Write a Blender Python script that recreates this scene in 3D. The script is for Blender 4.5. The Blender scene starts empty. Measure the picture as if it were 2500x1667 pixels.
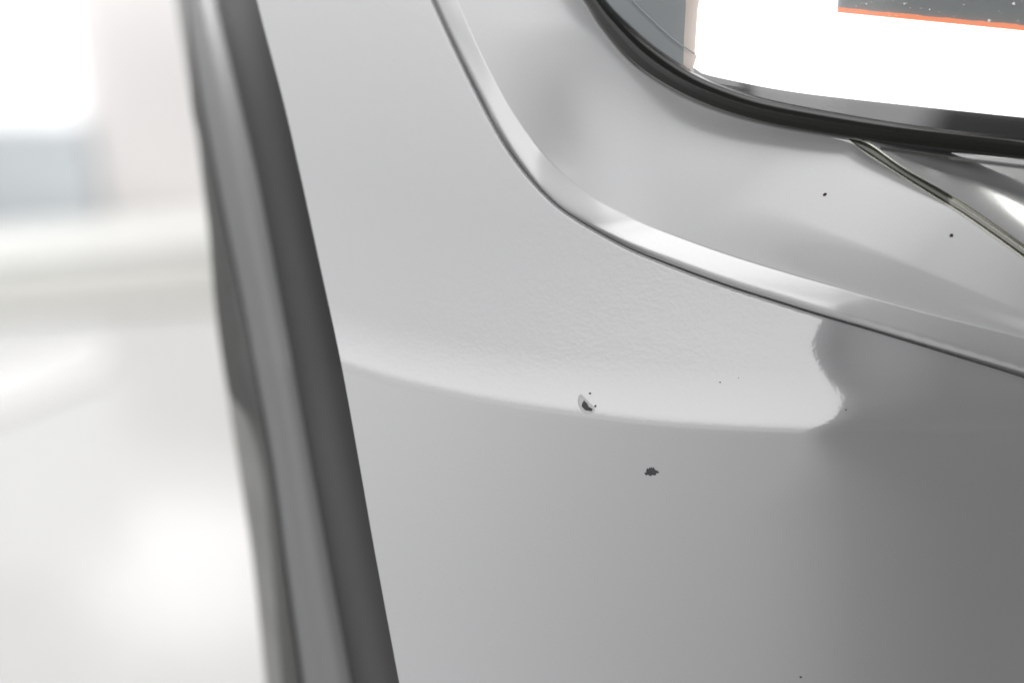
import bpy, math, random
import numpy as np
from mathutils import Matrix, Vector

# ------------------------------------------------------------------ scene, camera, light
scene = bpy.context.scene
col = scene.collection
R = math.radians
CAM_POS = Vector((0.0, 0.0, 1.0))
PITCH = -22.0
CAMM = Matrix.Translation(CAM_POS) @ Matrix.Rotation(R(90 + PITCH), 4, 'X')
CAM3 = np.array(CAMM)
S0 = 0.40            # metres from the lens to the painted panel
PX = 0.30 / 2500     # metres per photo pixel at that distance

cd = bpy.data.cameras.new('camera')
cam = bpy.data.objects.new('camera', cd); col.objects.link(cam)
cam.matrix_world = CAMM
cd.sensor_width = 36.0
cd.lens = 36.0 * S0 / 0.30
cd.clip_start = 0.02; cd.clip_end = 100
cd.dof.use_dof = True
cd.dof.focus_distance = S0 + 0.010
cd.dof.aperture_fstop = 2.9
scene.camera = cam
scene.view_settings.view_transform = 'Standard'
scene.view_settings.look = 'None'
scene.view_settings.exposure = 0.0
scene.view_settings.gamma = 1.0

w = bpy.data.worlds.new('World'); scene.world = w
w.use_nodes = True
bg = w.node_tree.nodes['Background']
bg.inputs[0].default_value = (0.97, 0.99, 1.0, 1)
bg.inputs[1].default_value = 0.09


def c2w(p):
    """point given relative to the lens (right, up, away) -> world"""
    return CAMM @ Vector((p[0], p[1], -p[2]))


def lamp(name, pos, target, sx, sy, radiance, color=(1, 1, 1), roll=0.0):
    """a rectangular studio lamp; pos/target in lens coordinates (right, up, away)"""
    ld = bpy.data.lights.new(name, 'AREA')
    ld.shape = 'RECTANGLE'; ld.size = sx; ld.size_y = sy
    ld.energy = radiance * math.pi * sx * sy
    ld.color = color
    o = bpy.data.objects.new(name, ld); col.objects.link(o)
    p, t = c2w(pos), c2w(target)
    q = (t - p).to_track_quat('-Z', 'Y')
    o.matrix_world = Matrix.Translation(p) @ q.to_matrix().to_4x4() @ Matrix.Rotation(roll, 4, 'Z')
    return o


C0 = (0, 0, S0)
V_SOFT = [(0, 0.12), (0.1, 0.29), (0.2, 0.36), (0.43, 0.9), (0.6, 1.0), (1, 0.9)]
U_FRONT = [(0, 0.6), (0.3, 0.93), (0.62, 0.5), (0.82, 0.25), (1, 0.0)]
V_FRONT = [(0, 0.0), (0.3, 0.5), (0.5, 0.85), (0.7, 1.0), (0.85, 0.8), (1, 0.1)]


def feather(o, u=None, v=None):
    """a soft box whose diffuser falls off towards its edges: (value at 0, .., value at 1) ramps along width / height"""
    ld = o.data; ld.use_nodes = True
    nt = ld.node_tree; em = nt.nodes['Emission']
    ge = nt.nodes.new('ShaderNodeNewGeometry'); sp = nt.nodes.new('ShaderNodeSeparateXYZ')
    nt.links.new(ge.outputs['Parametric'], sp.inputs[0])
    last = None
    for ax, pts in ((0, u), (1, v)):
        if not pts: continue
        fc = nt.nodes.new('ShaderNodeFloatCurve'); c = fc.mapping.curves[0]
        while len(c.points) < len(pts): c.points.new(0.5, 0.5)
        for p, (x, y) in zip(c.points, pts): p.location = (x, y); p.handle_type = 'AUTO_CLAMPED'
        fc.mapping.update()
        nt.links.new(sp.outputs[ax], fc.inputs['Value'])
        if last is None: last = fc.outputs[0]
        else:
            m = nt.nodes.new('ShaderNodeMath'); m.operation = 'MULTIPLY'
            nt.links.new(last, m.inputs[0]); nt.links.new(fc.outputs[0], m.inputs[1]); last = m.outputs[0]
    nt.links.new(last, em.inputs['Strength'])


# big soft box above and behind the photographer, brightest along its upper half
sb = lamp('soft_box', (-0.46, 0.78, -0.75), (0, 0.0, S0), 2.02, 1.05, 2.2)
feather(sb, None, V_SOFT)
# added dim fill, low left behind the camera, lifts the lower panel
fl_ = lamp('front_fill', (-0.45, -0.20, -0.85), (0, -0.1, S0), 2.3, 1.2, 1.05)
feather(fl_, U_FRONT, V_FRONT)
# broad lamp on the left of the bay
lamp('side_lamp', (-1.6, -0.10, -0.2), C0, 1.6, 1.6, 1.85)
# low lamp, lower left
ll = lamp('low_lamp', (-0.40, -0.82, 0.04), C0, 0.7, 1.1, 3.0)
feather(ll, None, [(0, 0.0), (0.14, 0.4), (0.34, 1.0), (0.7, 1.0), (1, 0.5)])
# added fill with no visible source, brightens the top of the left rim
lamp('rim_fill', (-0.34, 0.40, 0.50), (-0.07, 0.09, S0 + 0.05), 0.14, 0.3, 26.0)
# ceiling lamp lighting the back of the room
cl = lamp('ceiling_lamp', (0, 0, 0), C0, 2.0, 1.2, 11.5)
cl.matrix_world = Matrix.Translation((-1.2, 2.0, 3.0))
# wall lamp above the frame, mirrored in the floor
wlamp = lamp('wall_lamp', (0, 0, 0), C0, 0.55, 0.45, 5.0)
wlamp.matrix_world = Matrix.Translation((-0.89, 3.15, 1.02)) @ Matrix.Rotation(R(90), 4, 'X') @ Matrix.Rotation(R(180), 4, 'Y') @ Matrix.Rotation(R(180), 4, 'Y')


def sstep(x, a, b):
    t = np.clip((x - a) / (b - a), 0, 1)
    return t * t * (3 - 2 * t)


# ------------------------------------------------------------------ materials
def mat(name):
    m = bpy.data.materials.new(name); m.use_nodes = True
    return m, m.node_tree, m.node_tree.nodes['Principled BSDF']


def simple(name, color, rough=0.5, metal=0.0, coat=0.0, noise=0.0, nscale=200.0, bump=0.0, ior=1.5, spec=0.5):
    m, nt, b = mat(name)
    b.inputs['Base Color'].default_value = (*color, 1)
    b.inputs['Roughness'].default_value = rough
    b.inputs['Metallic'].default_value = metal
    b.inputs['Coat Weight'].default_value = coat
    b.inputs['Coat Roughness'].default_value = 0.03
    b.inputs['Coat IOR'].default_value = ior
    b.inputs['Specular IOR Level'].default_value = spec
    if noise or bump:
        tc = nt.nodes.new('ShaderNodeTexCoord')
        n = nt.nodes.new('ShaderNodeTexNoise'); n.inputs['Scale'].default_value = nscale
        n.inputs['Detail'].default_value = 4
        nt.links.new(tc.outputs['Object'], n.inputs['Vector'])
        if noise:
            mx = nt.nodes.new('ShaderNodeMix'); mx.data_type = 'RGBA'
            mx.inputs['A'].default_value = (*[c * (1 - noise) for c in color], 1)
            mx.inputs['B'].default_value = (*[min(1, c * (1 + noise)) for c in color], 1)
            nt.links.new(n.outputs['Fac'], mx.inputs['Factor'])
            nt.links.new(mx.outputs['Result'], b.inputs['Base Color'])
        if bump:
            bp = nt.nodes.new('ShaderNodeBump'); bp.inputs['Strength'].default_value = 1.0
            bp.inputs['Distance'].default_value = bump
            nt.links.new(n.outputs['Fac'], bp.inputs['Height'])
            nt.links.new(bp.outputs['Normal'], b.inputs['Normal'])
    return m


def paint_mat(name, base, rough=0.48, metal=0.45, peel=1.0, haze=0.04):
    """silver metallic paint under clear coat: fine flake and a little orange peel"""
    m, nt, b = mat(name)
    b.inputs['Metallic'].default_value = metal
    b.inputs['Roughness'].default_value = rough
    b.inputs['Coat Weight'].default_value = 1.0
    b.inputs['Coat Roughness'].default_value = haze
    b.inputs['Coat IOR'].default_value = 2.1
    tc = nt.nodes.new('ShaderNodeTexCoord')
    fl = nt.nodes.new('ShaderNodeTexVoronoi'); fl.inputs['Scale'].default_value = 4200
    nt.links.new(tc.outputs['Object'], fl.inputs['Vector'])
    mx = nt.nodes.new('ShaderNodeMix'); mx.data_type = 'RGBA'
    mx.inputs['A'].default_value = (*[c * 0.975 for c in base], 1)
    mx.inputs['B'].default_value = (*[c * 1.025 for c in base], 1)
    nt.links.new(fl.outputs['Color'], mx.inputs['Factor'])
    nt.links.new(mx.outputs['Result'], b.inputs['Base Color'])
    n1 = nt.nodes.new('ShaderNodeTexNoise'); n1.inputs['Scale'].default_value = 900
    n1.inputs['Detail'].default_value = 3
    n2 = nt.nodes.new('ShaderNodeTexNoise'); n2.inputs['Scale'].default_value = 160
    n2.inputs['Detail'].default_value = 1
    for n in (n1, n2):
        nt.links.new(tc.outputs['Object'], n.inputs['Vector'])
    b1 = nt.nodes.new('ShaderNodeBump'); b1.inputs['Distance'].default_value = 0.000030 * peel
    b2 = nt.nodes.new('ShaderNodeBump'); b2.inputs['Distance'].default_value = 0.00002 * peel
    nt.links.new(n1.outputs['Fac'], b1.inputs['Height'])
    nt.links.new(n2.outputs['Fac'], b2.inputs['Height'])
    nt.links.new(b1.outputs['Normal'], b2.inputs['Normal'])
    nt.links.new(b2.outputs['Normal'], b.inputs['Coat Normal'])
    return m


def emit(name, color, strength):
    m = bpy.data.materials.new(name); m.use_nodes = True
    nt = m.node_tree; nt.nodes.clear()
    e = nt.nodes.new('ShaderNodeEmission'); o = nt.nodes.new('ShaderNodeOutputMaterial')
    e.inputs[0].default_value = (*color, 1); e.inputs[1].default_value = strength
    nt.links.new(e.outputs[0], o.inputs[0])
    return m


def glass_mat():
    m = bpy.data.materials.new('clear_glass'); m.use_nodes = True
    nt = m.node_tree; nt.nodes.clear()
    o = nt.nodes.new('ShaderNodeOutputMaterial')
    t = nt.nodes.new('ShaderNodeBsdfTransparent'); t.inputs[0].default_value = (0.96, 0.967, 0.962, 1)
    g = nt.nodes.new('ShaderNodeBsdfGlossy'); g.inputs['Roughness'].default_value = 0.03
    f = nt.nodes.new('ShaderNodeFresnel'); f.inputs[0].default_value = 1.5
    mx = nt.nodes.new('ShaderNodeMixShader')
    nt.links.new(f.outputs[0], mx.inputs[0]); nt.links.new(t.outputs[0], mx.inputs[1])
    nt.links.new(g.outputs[0], mx.inputs[2]); nt.links.new(mx.outputs[0], o.inputs[0])
    return m


M = dict(
    paint=paint_mat('silver_paint', (0.405, 0.406, 0.411)),
    paint_up=paint_mat('silver_paint_shoulder', (0.405, 0.406, 0.411), peel=0.3, haze=0.17),
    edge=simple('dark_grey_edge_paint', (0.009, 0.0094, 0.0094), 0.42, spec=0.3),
    flange=simple('grey_flange_paint', (0.10, 0.101, 0.102), 0.4),
    rubber=simple('black_rubber', (0.03, 0.03, 0.029), 0.55, 0, 0, 0.3, 300, 0.0001),
    clip=simple('grey_rubber', (0.12, 0.12, 0.115), 0.6, 0, 0, 0.6, 25),
    seal=simple('gloss_black_trim', (0.011, 0.011, 0.0095), 0.25, 0.0, 0.35),
    frit=simple('black_glass_border', (0.02, 0.02, 0.018), 0.3, 0.0, 1.0, ior=2.1),
    glass=glass_mat(),
    white_refl=emit('white_reflection_glow', (1, 1, 0.995), 2.2),
    grey_refl=simple('grey_reflection_tone', (0.5, 0.52, 0.53), 0.4, 0, 0, 0.08, 60),
    orange=emit('orange_reflection_glow', (1.0, 0.35, 0.20), 1.0),
    blue_pane=simple('blue_grey_backing', (0.36, 0.39, 0.41), 0.4, 0, 0, 0.1, 90),
    pink=simple('pink_beige_reflection_tone', (0.95, 0.80, 0.74), 0.5, 0, 0, 0.12, 90),
    chrome=simple('bright_trim', (0.47, 0.47, 0.43), 0.12, 1.0, 0.3),
    dark_trim=simple('dark_trim', (0.10, 0.10, 0.095), 0.25, 0.7, 0.3, 0.2, 500),
    chip=simple('bare_primer', (0.042, 0.043, 0.045), 0.8, 0, 0, 0.5, 2500, 0.0002),
    chip_rim=simple('chipped_paint_rim', (0.37, 0.37, 0.375), 0.5, 0.2, 0.5),
    red_spot=simple('dark_red_speck', (0.045, 0.012, 0.016), 0.4, 0, 0.5),
    dust=simple('pale_dust', (0.85, 0.85, 0.83), 0.9),
    wall=simple('white_wall_paint', (0.92, 0.89, 0.885), 0.8, 0, 0, 0.02, 3),
    floor=simple('pale_gloss_floor', (0.52, 0.52, 0.51), 0.22, 0, 0.3, 0.16, 2.2),
    plinth=simple('ivory_paint', (0.88, 0.88, 0.85), 0.5),
    cabinet=simple('pale_blue_grey_paint', (0.72, 0.76, 0.79), 0.5),
    mat=simple('grey_floor_band', (0.5, 0.5, 0.47), 0.8, 0, 0, 0.1, 20),
    stripe=simple('white_floor_tape', (0.72, 0.72, 0.71), 0.4),
    lit=emit('lit_screen', (1, 1, 1), 1.6),
    dark=simple('dark_grey_wall', (0.05, 0.05, 0.05), 0.8, 0, 0, 0.2, 2),
)


# ------------------------------------------------------------------ helpers
def P(px, py, d):
    """array of photo pixels and distances along the lens axis -> world points"""
    px, py, d = np.broadcast_arrays(np.asarray(px, float), np.asarray(py, float), np.asarray(d, float))
    x = (px - 1250) * PX * d / S0
    y = (833.5 - py) * PX * d / S0
    v = np.stack([x, y, -d, np.ones_like(x)], -1)
    return (v @ CAM3.T)[..., :3]


def obj(name, verts, faces, m, parent=None, smooth=True, origin=None):
    verts = np.asarray(verts, float).reshape(-1, 3)
    org = np.array(ROOTS[parent.name] if parent is not None else (origin if origin is not None else (0, 0, 0)), float)
    me = bpy.data.meshes.new(name)
    me.from_pydata((verts - org).tolist(), [], faces)
    if smooth:
        me.polygons.foreach_set('use_smooth', [True] * len(me.polygons))
    me.materials.append(m); me.update()
    o = bpy.data.objects.new(name, me); col.objects.link(o)
    if parent is not None:
        o.parent = parent
        ROOTS[o.name] = ROOTS[parent.name]
    else:
        o.location = org
        ROOTS[o.name] = tuple(org)
    return o


ROOTS = {}


def root(name, loc, label, cat, group=None):
    o = bpy.data.objects.new(name, None); col.objects.link(o)
    o.location = loc; o.empty_display_size = 0.05
    o['label'] = label; o['category'] = cat
    if group: o['group'] = group
    ROOTS[o.name] = tuple(loc)
    return o


def grid_faces(nr, nc):
    i = np.arange((nr - 1) * (nc - 1)); r = i // (nc - 1); c = i % (nc - 1)
    a = r * nc + c
    return np.stack([a, a + 1, a + nc + 1, a + nc], 1).tolist()


def spline(pts, n, by=None):
    """smooth curve through pixel points, resampled at n even steps (Catmull-Rom)"""
    p = np.array(pts, float)
    p = np.vstack([2 * p[0] - p[1], p, 2 * p[-1] - p[-2]])
    out = []
    for i in range(1, len(p) - 2):
        t = np.linspace(0, 1, 24, endpoint=False)[:, None]
        a, b, c, d = p[i - 1], p[i], p[i + 1], p[i + 2]
        m1 = (c - a) / 2; m2 = (d - b) / 2
        out.append((2*t**3-3*t**2+1)*b + (t**3-2*t**2+t)*m1 + (-2*t**3+3*t**2)*c + (t**3-t**2)*m2)
    out = np.vstack(out + [p[-2][None]])
    L = np.r_[0, np.cumsum(np.hypot(*np.diff(out, axis=0).T))]
    s = np.linspace(0, L[-1], n)
    return np.stack([np.interp(s, L, out[:, 0]), np.interp(s, L, out[:, 1])], 1)


def smooth(c, k):
    """running mean that keeps the ends"""
    if k < 1: return c
    pad = np.vstack([2 * c[0] - c[k:0:-1], c, 2 * c[-1] - c[-2:-k-2:-1]])
    ker = np.hanning(2 * k + 3)[1:-1]; ker /= ker.sum()
    return np.stack([np.convolve(pad[:, j], ker, 'valid') for j in range(c.shape[1])], 1)


def box(name, lo, hi, m, parent=None, bevel=0.0):
    lo, hi = np.array(lo, float), np.array(hi, float)
    v = [(x, y, z) for x in (lo[0], hi[0]) for y in (lo[1], hi[1]) for z in (lo[2], hi[2])]
    f = [(0, 1, 3, 2), (4, 6, 7, 5), (0, 4, 5, 1), (2, 3, 7, 6), (0, 2, 6, 4), (1, 5, 7, 3)]
    o = obj(name, v, f, m, parent, smooth=False, origin=None if parent is not None else ((lo[0]+hi[0])/2, (lo[1]+hi[1])/2, lo[2]))
    if bevel:
        b = o.modifiers.new('bevel', 'BEVEL'); b.width = bevel; b.segments = 3
    return o


# ------------------------------------------------------------------ outlines read from the photograph (2500 x 1667)
# lower edge of the raised shoulder = the dark groove
G_PTS = [(985, -170), (1020, -85), (1057, 0), (1115, 126), (1172, 241), (1230, 346), (1287, 424), (1344, 485), (1402, 529),
         (1528, 599), (1655, 650), (1783, 696), (1900, 733), (2000, 764), (2155, 809), (2330, 862), (2500, 914), (2700, 980), (2900, 1046)]
# upper edge of its bright slope
B_PTS = [(1036, -170), (1074, -85), (1115, 0), (1168, 121), (1230, 240), (1287, 326), (1344, 397), (1421, 464), (1497, 512), (1600, 558),
         (1757, 616), (1910, 664), (2050, 704), (2155, 735), (2300, 774), (2500, 824), (2700, 872), (2900, 925)]
# outer edge of the black window seal
S_PTS = [(1290, -190), (1355, -85), (1424, 5), (1461, 65), (1540, 158), (1634, 222), (1727, 265), (1821, 295), (1914, 316), (2008, 332),
         (2080, 343), (2148, 352), (2335, 374), (2500, 392), (2700, 412), (2900, 430)]
# edge of the glass inside the seal
L_PTS = [(1362, -190), (1420, -85), (1482, 5), (1530, 55), (1600, 117), (1696, 180), (1791, 219), (1887, 247), (2050, 277), (2191, 299),
         (2289, 311), (2500, 334), (2700, 352), (2900, 368)]
# lower border of the white reflection
W_PTS = [(1693, 165), (1715, 180), (1760, 191), (1807, 201), (1877, 215), (1960, 228), (2050, 239), (2213, 257), (2500, 287), (2700, 305), (2900, 322)]
# left rim of the panel
E0_PTS = [(592, -170), (627, 0), (690, 240), (733, 425), (783, 655), (832, 882), (872, 1100), (915, 1345), (975, 1667), (1010, 1850)]
E1_PTS = [(490, -170), (525, 0), (575, 210), (620, 400), (652, 560), (690, 760), (735, 1000), (775, 1220), (815, 1440), (857, 1667), (890, 1850)]
E2_PTS = [(420, -170), (445, 0), (470, 165), (503, 350), (545, 560), (592, 780), (630, 985), (660, 1160), (688, 1380), (728, 1667), (752, 1850)]
E3_PTS = [(405, -170), (428, 0), (446, 120), (480, 330), (508, 560), (528, 780), (553, 950), (585, 1160), (618, 1380), (648, 1667), (668, 1850)]
# crease of the lower panel
C_PTS = [(-400, 700), (500, 815), (832, 897), (900, 918), (1000, 945), (1200, 986), (1400, 1013), (1600, 1035), (1800, 1046), (2050, 1050), (2300, 1040), (2900, 1010)]


def xy(pts, k=14, n=900):
    return smooth(spline(pts, n), k)


Gc, Bc, Sc, Lc = xy(G_PTS), xy(B_PTS), xy(S_PTS), xy(L_PTS)
Cc = xy(C_PTS, 20)


def crease_y(px):
    return np.interp(px, Cc[:, 0], Cc[:, 1])


# crease profile: tilt of the surface (degrees, + = faces up) against distance below the crease line
Q = np.arange(-1400, 1400, 1.0)
TILT = np.interp(Q, [-1400, -900, -450, -150, -25, 0], [3.0, 4.0, 7.0, 11.0, 16.0, 17.0])
TILT = TILT * (1 - sstep(Q, -30, 26)) + np.interp(Q, [0, 300, 700, 1400], [1.0, -1.0, -2.0, -4.0]) * sstep(Q, -30, 26)
SOFT_T = np.interp(Q, [-1400, -900, -450, -150], [3.0, 4.0, 6.5, 7.0]) * (1 - sstep(Q, -260, 200)) + np.interp(Q, [0, 300, 700, 1400], [1.0, -1.0, -2.0, -4.0]) * sstep(Q, -260, 200)
SOFT_C = -np.cumsum(np.tan(np.radians(SOFT_T))) * PX
CREASE = -np.cumsum(np.tan(np.radians(TILT))) * PX
CREASE -= np.interp(0, Q, CREASE)
SOFT_C += CREASE[1600] - SOFT_C[1600]


# where the panel turns away towards the right: (column, row) of the bend
BEND = np.array([(2130, -300), (2110, 500), (2056, 730), (2034, 772), (2012, 820), (2003, 860), (2012, 890), (2035, 930), (2058, 960), (2068, 985), (2064, 1005), (2050, 1026), (2022, 1044), (2000, 1060), (2012, 1095), (2075, 1200), (2110, 1400), (2150, 1900)], float)
bend_c = smooth(spline(BEND, 900), 10)
XB = np.arange(-2600, 1400, 1.0)
XA = np.arange(-1200, 3400, 1.0)
YAW = np.interp(XA, [-400, 830, 1700, 2050, 2500, 3000], [-16, -12, -6.5, -4, 0, 5])
TURN = np.cumsum(np.tan(np.radians(YAW))) * PX
TURN -= TURN.min()
TURN_F = np.cumsum(np.tan(np.radians(np.interp(XA, [900, 1500, 2500], [-11.0, -8.0, -7.0])))) * PX
STEP = np.cumsum(np.tan(np.radians(12.0)) * sstep(XB, -55, 55)) * PX


def bend(px, py):
    """the turn: tight beside the crease, easy further down"""
    wd = 1 + 5.0 * sstep(py, 1060, 1300) + 0 * px
    return wd * np.interp((px - np.interp(py, bend_c[:, 1], bend_c[:, 0])) / wd, XB, STEP)


def skin_depth(px, py):
    """distance from the lens of the painted lower panel"""
    h = np.interp(px, XA, TURN) + bend(px, py)
    q = py - crease_y(px)
    k = sstep(px, 2040, 2320)
    return S0 + h + np.interp(q, Q, CREASE) * (1 - k) + np.interp(q, Q, SOFT_C) * k


# ------------------------------------------------------------------ the car panel
base = P(1500, 1900, S0 + 0.03)
car = root('car_panel', tuple(base), 'silver car panel with corner of a window, dark stone chips and a curved raised shoulder', 'car panel')

# --- lower painted skin, from the left rim to the groove
NR, NC = 760, 420
rows = np.linspace(-150, 1830, NR)
E0c = xy(E0_PTS)
xl = np.interp(rows, E0c[:, 1], E0c[:, 0])
gsel = Gc[:, 1] < 1040
xr = np.where(rows < 1030, np.interp(rows, Gc[gsel, 1], Gc[gsel, 0]), 2860)
xr = np.minimum(xr, 2860)
gap_w = np.interp(xr, [1000, 1400, 1700, 2500, 2900], [0.8, 3.0, 5.5, 8.0, 10.0])
gslope = np.gradient(Gc[:, 0], Gc[:, 1])
xr = xr - np.where(rows < 1030, gap_w * np.hypot(1, np.interp(rows, Gc[:, 1], gslope)), 0)
t = np.linspace(0, 1, NC)
tt = 0.5 - 0.5 * np.cos(np.pi * t); tt = 0.6 * t + 0.4 * tt
px = xl[:, None] + (xr - xl)[:, None] * tt[None]
py = np.repeat(rows[:, None], NC, 1)


def dist_to(c, px, py, every=3):
    """pixel distance to a curve"""
    c = c[::every]
    d = np.full(px.shape, 1e9)
    for i in range(len(c)):
        np.minimum(d, (px - c[i, 0]) ** 2 + (py - c[i, 1]) ** 2, out=d)
    return np.sqrt(d)


D = skin_depth(px, py)
dg = dist_to(Gc, px, py, 4) - np.interp(px, [1000, 1400, 1700, 2500, 2900], [0.8, 3.0, 5.5, 8.0, 10.0])
re = np.clip(1 - dg / 9.0, 0, 1)
D += 0.0010 * (1 - np.sqrt(np.clip(1 - re ** 2, 0, 1)))            # edge rolls into the groove
obj('outer_skin', P(px, py, D), grid_faces(NR, NC), M['paint'], car)

# --- raised shoulder round the window
# outer limit of the shoulder: the seal, then the lower edge of the trim strip
T_LOW = [(2075, 343), (2114, 376), (2178, 417), (2242, 458), (2351, 527), (2430, 582), (2500, 633), (2700, 778), (2900, 925)]
T_UP = [(2060, 336), (2116, 346), (2174, 386), (2213, 412), (2290, 455), (2364, 499), (2430, 543), (2500, 591), (2700, 730), (2900, 868)]
O_PTS = [p for p in S_PTS if p[0] < 2050] + [(2082, 352)] + T_LOW[1:]
NT = 700
Oc = xy(O_PTS, 6, 900)


def resample(c, n, warp=None):
    L = np.r_[0, np.cumsum(np.hypot(*np.diff(c, axis=0).T))]; L /= L[-1]
    s = np.linspace(0, 1, n) if warp is None else warp
    return np.stack([np.interp(s, L, c[:, 0]), np.interp(s, L, c[:, 1])], 1)


g, b_, o_ = resample(Gc, NT), resample(Bc, NT), resample(Oc, NT)
dG = skin_depth(g[:, 0], g[:, 1])
RISE = 0.0056
XY0 = -np.cumsum(np.tan(np.radians(np.interp(np.arange(-400, 1400), [-400, 100, 500, 1000], [4.0, 4.5, 5.5, 4.5])))) * PX


def field_depth(px, py):
    """distance of the smooth shoulder round the window"""
    z = S0 + np.interp(px, XA, TURN_F) + np.interp(py, np.arange(-400, 1400), XY0)
    z = z + 0.0048 * sstep(py, 50, 420) * np.exp(-(px - 1405) ** 2 / 2 / 105 ** 2)
    return z


off = float(np.mean((dG - field_depth(b_[:, 0], b_[:, 1]))[100:520]))
dB = field_depth(b_[:, 0], b_[:, 1]) + off - 0.0050
rise = dG + 0.0022 - dB
print('RISE mm', np.round(rise[::60] * 1000, 1))
rowsP, rowsD = [], []
# slope (s from -0.12 hidden behind the skin, to 1 at its upper edge)
for s in np.r_[-0.14, np.linspace(-0.05, 1.0, 46)]:
    p = g + (b_ - g) * s
    prof = np.clip(s, 0, 1)
    z = 0.0022 - rise * (prof ** 0.92)
    if s < 0: z = 0.0022 + 0.02 * (-s)
    rowsP.append(p); rowsD.append(dG + z)
# crown and the field up to the seal
NF = 90
fr = np.linspace(0, 1, NF + 1)[1:]
wid = np.hypot(*(o_ - b_).T) * PX
for s in fr:
    p = b_ + (o_ - b_) * s
    # rolls over from the slope, runs nearly level, then dips towards the seal
    x = s * wid
    z = -0.0026 * sstep(b_[:, 0], 1650, 2150) * sstep(s, 0.0, 0.42)
    rowsP.append(p)
    rowsD.append(field_depth(p[:, 0], p[:, 1]) + off - 0.0050 + z)
pp = np.stack(rowsP); dd = np.stack(rowsD)
obj('window_surround', P(pp[..., 0], pp[..., 1], dd), grid_faces(pp.shape[0], NT), M['paint_up'], car)
dO = dd[-1]

# dark liner in the groove behind the two skins
gl = []
for s, z in ((-0.25, 0.0035), (0.5, 0.0075)):
    p = g + (b_ - g) * s
    gl.append(P(p[:, 0], p[:, 1], dG + z))
obj('groove_liner', np.stack(gl), grid_faces(2, NT), M['rubber'], car)


# --- window: seal, glass border, glass, what shows in it
def seal_depth(px, py):
    return np.interp(px, o_[:, 0], smooth(dO[:, None], 25)[:, 0])


s_, l_ = resample(Sc, NT), resample(Lc, NT)
dS = (S0 - 0.0005) + 0.002 * sstep(s_[:, 0], 1300, 2900)
prof = [(-0.02, 0.004), (0.0, -0.0004), (0.03, -0.0022), (0.12, -0.0032), (0.38, -0.0038), (0.6, -0.0038), (0.78, -0.0030), (0.88, -0.0020), (0.93, -0.0014),
        (0.955, -0.0015), (0.975, -0.0010), (1.0, 0.0004), (1.03, 0.002)]
pf = np.array(prof); ss = np.linspace(pf[0, 0], pf[-1, 0], 60)
zz = smooth(np.stack([ss, np.interp(ss, pf[:, 0], pf[:, 1])], 1), 2)[:, 1]
win = obj('window_seal', np.stack([P(*(s_ + (l_ - s_) * s).T, dS + z) for s, z in zip(ss, zz)]), grid_faces(60, NT), M['seal'], car)
dGl = dS.mean() * 0 + S0 + 0.0015      # glass distance at the left, leaning away to the right


def glass_depth(px, py):
    return (S0 + 0.0012) / (1 + (px - 2000) * 1.3e-5 + (py - 200) * 1e-5)


def sheet(name, poly, dz, m, parent, thick=0.0015, smooth_=False):
    """flat pane cut to a pixel outline, with real thickness"""
    poly = np.array(poly, float); n = len(poly)
    f = P(poly[:, 0], poly[:, 1], glass_depth(poly[:, 0], poly[:, 1]) + dz)
    k = P(poly[:, 0], poly[:, 1], glass_depth(poly[:, 0], poly[:, 1]) + dz + thick)
    faces = [tuple(range(n - 1, -1, -1)), tuple(range(n, 2 * n))]
    faces += [(i, (i + 1) % n, n + (i + 1) % n, n + i) for i in range(n)]
    return obj(name, np.vstack([f, k]), faces, m, parent, smooth=False)


# glass pane: strip mesh from the seal line to the top of the window
gp = []
for s in np.linspace(-0.04, 1, 24):
    top = np.stack([l_[:, 0] + 0 * l_[:, 0], np.full(NT, -200.0)], 1)
    gp.append(l_ + (top - l_) * s)
gp = np.stack(gp)
obj('window_glass', P(gp[..., 0], gp[..., 1], glass_depth(gp[..., 0], gp[..., 1])), grid_faces(24, NT), M['glass'], car)
# black border printed on the glass edge: between the seal and the white reflection
wc = xy(W_PTS, 4, 400)
lsel = xy([p for p in L_PTS], 14, 900)
lx = np.linspace(1694, 2880, 400)
lo = np.stack([lx, np.interp(lx, lsel[:, 0], lsel[:, 1]) + 3], 1)
up_y = np.interp(lx, wc[:, 0], wc[:, 1], left=165)
up = np.stack([lx, up_y], 1)
lo = np.stack([lx, np.maximum(lo[:, 1], up[:, 1] + 1)], 1)
bd = np.stack([lo, lo * 0.5 + up * 0.5, up])
obj('glass_border', P(bd[..., 0], bd[..., 1], glass_depth(bd[..., 0], bd[..., 1]) + 0.0003 + np.array([0, .0004, .0008])[:, None]), grid_faces(3, 400), M['frit'], car)
# glowing sheet behind the glass, put in for the white reflection of a light
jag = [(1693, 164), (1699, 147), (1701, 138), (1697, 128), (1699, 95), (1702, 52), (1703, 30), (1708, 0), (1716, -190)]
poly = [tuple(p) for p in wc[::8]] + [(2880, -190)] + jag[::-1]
white = sheet('white_reflection', poly, 0.0009, M['white_refl'], car, 0.001)
white['label'] = 'bright white reflection in the window, drawn as a glowing sheet'
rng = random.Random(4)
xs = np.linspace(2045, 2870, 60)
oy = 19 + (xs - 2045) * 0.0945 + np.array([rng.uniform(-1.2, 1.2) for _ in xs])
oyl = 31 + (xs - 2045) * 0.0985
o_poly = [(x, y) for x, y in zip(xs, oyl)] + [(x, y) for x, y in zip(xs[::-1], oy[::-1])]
sheet('orange_reflection', o_poly, 0.0005, M['orange'], car, 0.0003)  # glowing strip put in for the orange rim of the reflection
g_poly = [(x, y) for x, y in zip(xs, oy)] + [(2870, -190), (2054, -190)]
sheet('grey_reflection', g_poly, 0.0005, M['grey_refl'], car, 0.0003)  # grey part of the reflection, built as a coloured sheet
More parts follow.
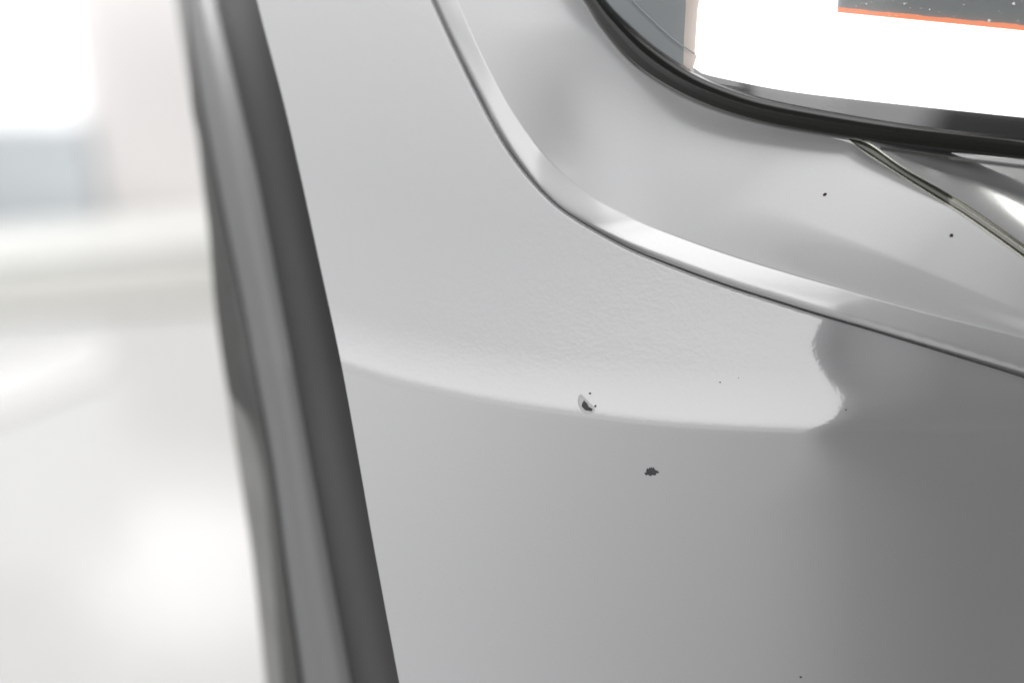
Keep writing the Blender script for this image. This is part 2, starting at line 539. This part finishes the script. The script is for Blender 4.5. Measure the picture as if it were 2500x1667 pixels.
# blue-grey left end and a pinkish strip coloured as reflected glow beside the white
lf = [tuple(p) for p in lsel[(lsel[:, 0] > 1362) & (lsel[:, 0] < 1690)][::8]]
b_poly = [(x - 6, y + 4) for x, y in lf] + [(1684, 172), (1684, 120), (1684, -190)]
sheet('dark_panel', b_poly, 0.0011, M['blue_pane'], car, 0.001)
p_poly = [(1668, 158), (1680, 168), (1696, 172)] + [(x + 2, y) for x, y in jag] + [(1676, -190), (1674, 20), (1670, 90)]
sheet('beige_reflection', p_poly, 0.0010, M['pink'], car, 0.0005)
# second edge line in the glass on the left
k_ = lsel[(lsel[:, 0] > 1420) & (lsel[:, 0] < 1640)]
kk = np.stack([k_ + np.array([54, -12]), k_ + np.array([57, -14])])
obj('glass_edge', P(kk[..., 0], kk[..., 1], glass_depth(kk[..., 0], kk[..., 1]) - 0.0003), grid_faces(2, len(k_)), M['blue_pane'], car)
# dust on the glass
dv, df = [], []
specks = [(2090, 15, 2.0), (2115, 10, 2.6), (2128, 6, 1.6), (2104, 9, 1.2), (2208, 10, 2.8), (2213, 8, 1.4), (2222, 20, 1.4), (2249, 21, 1.4), (2270, 24, 2.0),
          (2293, 30, 1.4), (2353, 12, 2.0), (2475, 10, 4.2), (2415, 51, 4.0), (2485, 51, 1.8), (2171, 37, 1.6), (2122, 27, 1.2), (2180, 2, 1.2), (2330, 40, 1.2), (2440, 28, 1.3)]
for _ in range(50):
    specks.append((rng.uniform(2060, 2500), rng.uniform(-20, 40), rng.uniform(0.4, 0.9)))
for x, y, r in specks:
    a = np.linspace(0, 2 * np.pi, 8)[:-1]; n0 = len(dv)
    k = 1 + 0.35 * np.sin(3 * a + x)
    q = P(x + r * k * np.cos(a), y + r * k * np.sin(a) * 0.9, glass_depth(x, y) - 0.00025)
    c = P(x, y, glass_depth(x, y) - 0.00045)
    dv += q.tolist() + [c.tolist()]
    df += [(n0 + i, n0 + (i + 1) % 7, n0 + 7) for i in range(7)]
du = obj('dust', dv, df, M['dust'], car); du['kind'] = 'stuff'

# --- trim strip and the bright lower piece beside it
tl, tu = resample(xy(T_LOW, 5, 600), 300), resample(xy(T_UP, 5, 600), 300)
dT = np.interp(tl[:, 0], o_[450:, 0], dO[450:])
pr = np.array([(-0.05, 0.003), (0.0, 0.0004), (0.05, -0.0007), (0.10, -0.0007), (0.16, 0.0006), (0.3, 0.0012), (0.6, 0.0010), (0.80, 0.0002), (0.90, -0.0010), (1.0, -0.0012), (1.08, 0.0004)])
ss = np.linspace(-0.05, 1.08, 40)
obj('trim_strip', np.stack([P(*(tl + (tu - tl) * s).T, dT + np.interp(s, pr[:, 0], pr[:, 1])) for s in ss]), grid_faces(40, 300), M['chrome'], car)
# lower piece: a convex moulding between strip and seal
tuc = xy(T_UP, 5, 600)
dPc = smooth(np.stack([tu[:, 0], dT], 1), 20)


def lower_depth(px, py):
    d = np.interp(px, tuc[:, 0], tuc[:, 1]) - py
    return np.interp(px, dPc[:, 0], dPc[:, 1]) - 0.0012 + 2.4e-7 * ((d - 80) ** 2 - 6400) + 0.75 * d * PX


sx = np.linspace(2060, 2900, 300)
rowsV = []
for s in np.linspace(-0.03, 1.0, 60):
    y = np.interp(sx, tuc[:, 0], tuc[:, 1]); y = y + (np.interp(sx, Sc[:, 0], Sc[:, 1]) - 4 - y) * s
    rowsV.append(P(sx, y, lower_depth(sx, y)))
obj('lower_trim', np.stack(rowsV), grid_faces(60, 300), M['paint_up'], car)


def mirror_dir(fn, x, y):
    """point of a surface and where the lens sees itself mirrored from there"""
    e = 2.0
    a = P([x, x + e, x - e, x, x], [y, y, y, y + e, y - e], fn(np.array([x, x + e, x - e, x, x], float), np.array([y, y, y, y + e, y - e], float)))
    n = np.cross(a[1] - a[2], a[3] - a[4]); n /= np.linalg.norm(n)
    v = a[0] - np.array(CAM_POS); v /= np.linalg.norm(v)
    return a[0], v - 2 * v.dot(n) * n


# tube lamp of the bay that shows as the bright streak on the moulding
q1, r1 = mirror_dir(lower_depth, 2412.0, 456.0)
q2, r2 = mirror_dir(lower_depth, 2640.0, 606.0)
e1, e2 = q1 + r1 * 0.35, q2 + r2 * 0.35
print('TUBE', np.linalg.inv(CAM3) @ np.r_[e1, 1], np.linalg.inv(CAM3) @ np.r_[e2, 1], np.linalg.norm(e2 - e1))
mid, ax = (e1 + e2) / 2, e2 - e1
ln = float(np.linalg.norm(ax)); ax = ax / ln
zf = mid - (q1 + q2) / 2; zf = zf - ax * zf.dot(ax); zf /= np.linalg.norm(zf)
yf = np.cross(zf, ax)
ld = bpy.data.lights.new('tube_lamp', 'AREA'); ld.shape = 'RECTANGLE'; ld.size = ln; ld.size_y = 0.11
ld.energy = 13.0 * math.pi * ln * 0.11; ld.color = (1, 1, 0.95)
tb = bpy.data.objects.new('tube_lamp', ld); col.objects.link(tb)
tb.matrix_world = Matrix([[ax[0], yf[0], zf[0], mid[0]], [ax[1], yf[1], zf[1], mid[1]], [ax[2], yf[2], zf[2], mid[2]], [0, 0, 0, 1]])
# thin bright bead under the seal
bx = np.linspace(2150, 2900, 200)
by = np.interp(bx, [2150, 2300, 2500, 2900], [362, 384, 408, 452])
bv = []
for k in range(7):
    a = math.pi * k / 6
    bv.append(P(bx, by + 5 * math.cos(a), np.interp(bx, o_[450:, 0], dO[450:]) - 0.004 - 0.0007 * math.sin(a)))
obj('bead', np.stack(bv), grid_faces(7, 200), M['dark_trim'], car)


# --- left rim: edge face, flange, weatherstrip
def band(name, A, B, da, db, m, n=260, k=16, bulge=0.0, roll=None):
    a, b = resample(xy(A), n), resample(xy(B), n)
    yy = np.linspace(-160, 1840, n)
    ax = np.interp(yy, xy(A)[:, 1], xy(A)[:, 0]); bx_ = np.interp(yy, xy(B)[:, 1], xy(B)[:, 0])
    rowsv = []
    for s in np.linspace(0, 1, k):
        d = da(yy) + (db(yy) - da(yy)) * s - bulge * math.sin(math.pi * s)
        rowsv.append(P(ax + (bx_ - ax) * s, yy, d))
    return obj(name, np.stack(rowsv), grid_faces(k, n), m, car)


rim = lambda yy: skin_depth(np.interp(yy, E0c[:, 1], E0c[:, 0]), yy) + 0.0020
top = lambda yy: 0.035 * np.clip((700 - yy) / 850, 0, None) ** 2
d1 = lambda yy: rim(yy) + 0.055 + top(yy)
d2 = lambda yy: rim(yy) + 0.075 + top(yy)
low = top
d3 = lambda yy: rim(yy) + 0.115 + low(yy) * 1.3
E0b = [(x + 3, y) for x, y in E0_PTS]
band('edge_face', E0b, E1_PTS, lambda y: rim(y) + 0.0005, d1, M['edge'], bulge=0.009)
band('flange', [(x + 2, y) for x, y in E1_PTS], E2_PTS, d1, d2, M['flange'], bulge=0.006)
band('weatherstrip', [(x + 4, y) for x, y in E2_PTS], E3_PTS, lambda y: d2(y) + 0.006, d3, M['clip'], bulge=0.004)


# black strip drawn in for the shaded gap and dark rubber by the weatherstrip
GAP_EDGE = [(441, -170), (447, 0), (460, 180), (468, 270), (483, 340), (494, 440), (510, 560), (521, 700), (532, 800), (547, 900), (562, 965), (606, 1030), (640, 1160), (664, 1380), (688, 1667), (706, 1850)]
band('rubber_gap_strip', [(x + 5, y) for x, y in E2_PTS], GAP_EDGE, lambda y: d2(y) - 0.004, lambda y: d2(y) + 0.012, M['rubber'], bulge=0.003)

# --- stone chips and specks, each a scab of bare primer in the paint
CHIP_A = [(478, 295), (498, 318), (520, 340), (536, 370), (550, 395), (580, 410), (605, 425), (602, 442), (590, 460), (565, 458), (540, 452), (515, 449), (490, 440), (462, 412), (440, 385), (441, 365), (447, 345), (462, 315)]
CHIP_B = [(790, 580), (850, 645), (872, 650), (900, 590), (935, 540), (965, 565), (1000, 605), (1030, 540), (1055, 505), (1085, 545), (1110, 605), (1150, 560), (1190, 525), (1215, 555), (1212, 610), (1270, 660), (1330, 712), (1420, 755), (1500, 800), (1545, 850), (1520, 880), (1490, 912), (1430, 900), (1370, 905), (1362, 960), (1350, 995), (1300, 1045), (1190, 1030), (1080, 1020), (1050, 1065), (1030, 1100), (985, 1090), (930, 1060), (880, 1020), (820, 1000), (770, 1025), (720, 1040), (690, 1030), (640, 960), (590, 880), (640, 895), (700, 925), (735, 870), (715, 800), (730, 700), (760, 630)]


def chip(poly, m, lift0=0.00004, label=None):
    poly = np.array(poly, float); c = poly.mean(0); n = len(poly)
    lift = 0.00006
    rings = []
    for s, z in ((1.0, lift), (0.8, lift * 0.5), (0.45, lift * 0.7)):
        q = c + (poly - c) * s
        rings.append(P(q[:, 0], q[:, 1], skin_depth(q[:, 0], q[:, 1]) - z - lift0))
    v = np.vstack(rings + [P(c[0], c[1], skin_depth(c[0:1], c[1:2])[0] - lift * 0.7 - lift0)[None]])
    f = []
    for r in range(2):
        f += [(r * n + i, r * n + (i + 1) % n, (r + 1) * n + (i + 1) % n, (r + 1) * n + i) for i in range(n)]
    f += [(2 * n + i, 2 * n + (i + 1) % n, 3 * n) for i in range(n)]
    o = obj('paint_chip', v, f, m, car, smooth=False)
    if label: o['label'] = label
    return o


def dot(x, y, rx, ry, m, label=None, ang=0.0):
    a = np.linspace(0, 2 * np.pi, 13)[:-1]
    k = 1 + 0.12 * np.sin(2 * a + x) + 0.08 * np.sin(5 * a + y)
    ex, ey = rx * k * np.cos(a), ry * k * np.sin(a)
    return chip(np.stack([x + ex * math.cos(ang) - ey * math.sin(ang), y + ex * math.sin(ang) + ey * math.cos(ang)], 1), m, label=label)


RING = [(1412, 968), (1417, 962), (1424, 967), (1432, 975), (1440, 984), (1450, 992), (1453, 1001), (1446, 1008), (1432, 1009), (1421, 1004), (1413, 992), (1410, 979)]
chip(RING, M['chip_rim'], lift0=0.0, label='pale ring of chipped lacquer')
chip([(1350 + x / 6.273, 930 + y / 6.273) for x, y in CHIP_A], M['chip'], label='comma shaped grey stone chip on the bright crease')
chip([(1550 + x / 26.13, 1120 + y / 26.13) for x, y in CHIP_B], M['chip'], label='jagged dark stone chip below the crease')
dot(1440.5, 960, 2.6, 2.6, M['chip'])
dot(1453.5, 991, 2.6, 3.0, M['chip'])
dot(2065.5, 1000, 2.0, 2.2, M['chip'])
dot(1758, 933, 2.2, 1.4, M['chip'])
dot(1803, 922, 1.2, 1.0, M['chip'])
dot(1955, 1652, 3.0, 2.6, M['chip'])


def surround_depth(x, y):
    i = np.argmin((pp[..., 0] - x) ** 2 + (pp[..., 1] - y) ** 2)
    return dd.ravel()[i]


_sd = skin_depth


def on_surround(x, y, rx, ry, m, label):
    global skin_depth
    d0 = surround_depth(x, y)
    skin_depth = lambda a, b: np.full(np.shape(a), d0 - 0.00012)
    o = dot(x, y, rx, ry, m, label, -0.15)
    skin_depth = _sd
    return o


on_surround(2014, 475, 5.2, 3.6, M['red_spot'], 'small dark red speck below the window')
on_surround(2323, 575, 5.0, 4.0, M['red_spot'], 'dark speck beside the trim strip')

# ------------------------------------------------------------------ the blurred room behind
def plane(name, x0, x1, y0, y1, z, m):
    o = obj(name, [(x0, y0, z), (x1, y0, z), (x1, y1, z), (x0, y1, z)], [(0, 1, 2, 3)], m, None, False)
    return o


def tag(o, label, cat, group=None):
    o['label'] = label; o['category'] = cat
    if group: o['group'] = group


fl = plane('floor', -6, 6, -3, 4.0, 0.0, M['floor']); fl['kind'] = 'structure'
wl = box('wall', (-6, 3.27, 0.0), (6, 3.4, 3.2), M['wall']); wl['kind'] = 'structure'
# lit box on a pale cabinet against the wall
tag(box('light_box', (-2.2, 3.235, 0.262), (-1.04, 3.262, 0.95), M['lit'], None, 0.008), 'white lit box on top of the pale blue-grey cabinet', 'light box')
tag(box('cabinet', (-2.2, 3.225, 0.0), (-1.02, 3.262, 0.258), M['cabinet'], None, 0.01), 'pale blue-grey low cabinet under the lit box', 'cabinet')
# ivory kerb along the foot of the wall, running out of square
def slab(name, corners, z0, z1, m):
    v = [(x, y, z0) for x, y in corners] + [(x, y, z1) for x, y in corners]
    return obj(name, v, [(3, 2, 1, 0), (4, 5, 6, 7), (0, 1, 5, 4), (1, 2, 6, 5), (2, 3, 7, 6), (3, 0, 4, 7)], m, None, False)


def fpt(px, py):
    """where the floor lies under a photo pixel"""
    a = np.array(CAM_POS); b = P(px, py, 1.0); k = a[2] / (a[2] - b[2])
    return tuple((a + (b - a) * k)[:2])


tag(slab('kerb', [fpt(-250, 685), fpt(600, 602), fpt(600, 540), fpt(-250, 600)], 0.0, 0.03, M['plinth']), 'ivory kerb along the foot of the white wall', 'kerb')
tag(slab('floor_band', [fpt(-250, 800), fpt(600, 735), fpt(600, 640), fpt(-250, 715)], 0.004, 0.012, M['mat']), 'grey band across the floor in front of the ivory kerb', 'mat')  # grey band built as a thin raised slab
tag(slab('floor_stripe', [fpt(-200, 1090), fpt(250, 915), fpt(265, 850), fpt(-200, 960)], 0.004, 0.006, M['stripe']), 'pale stripe laid across the floor at left', 'stripe')
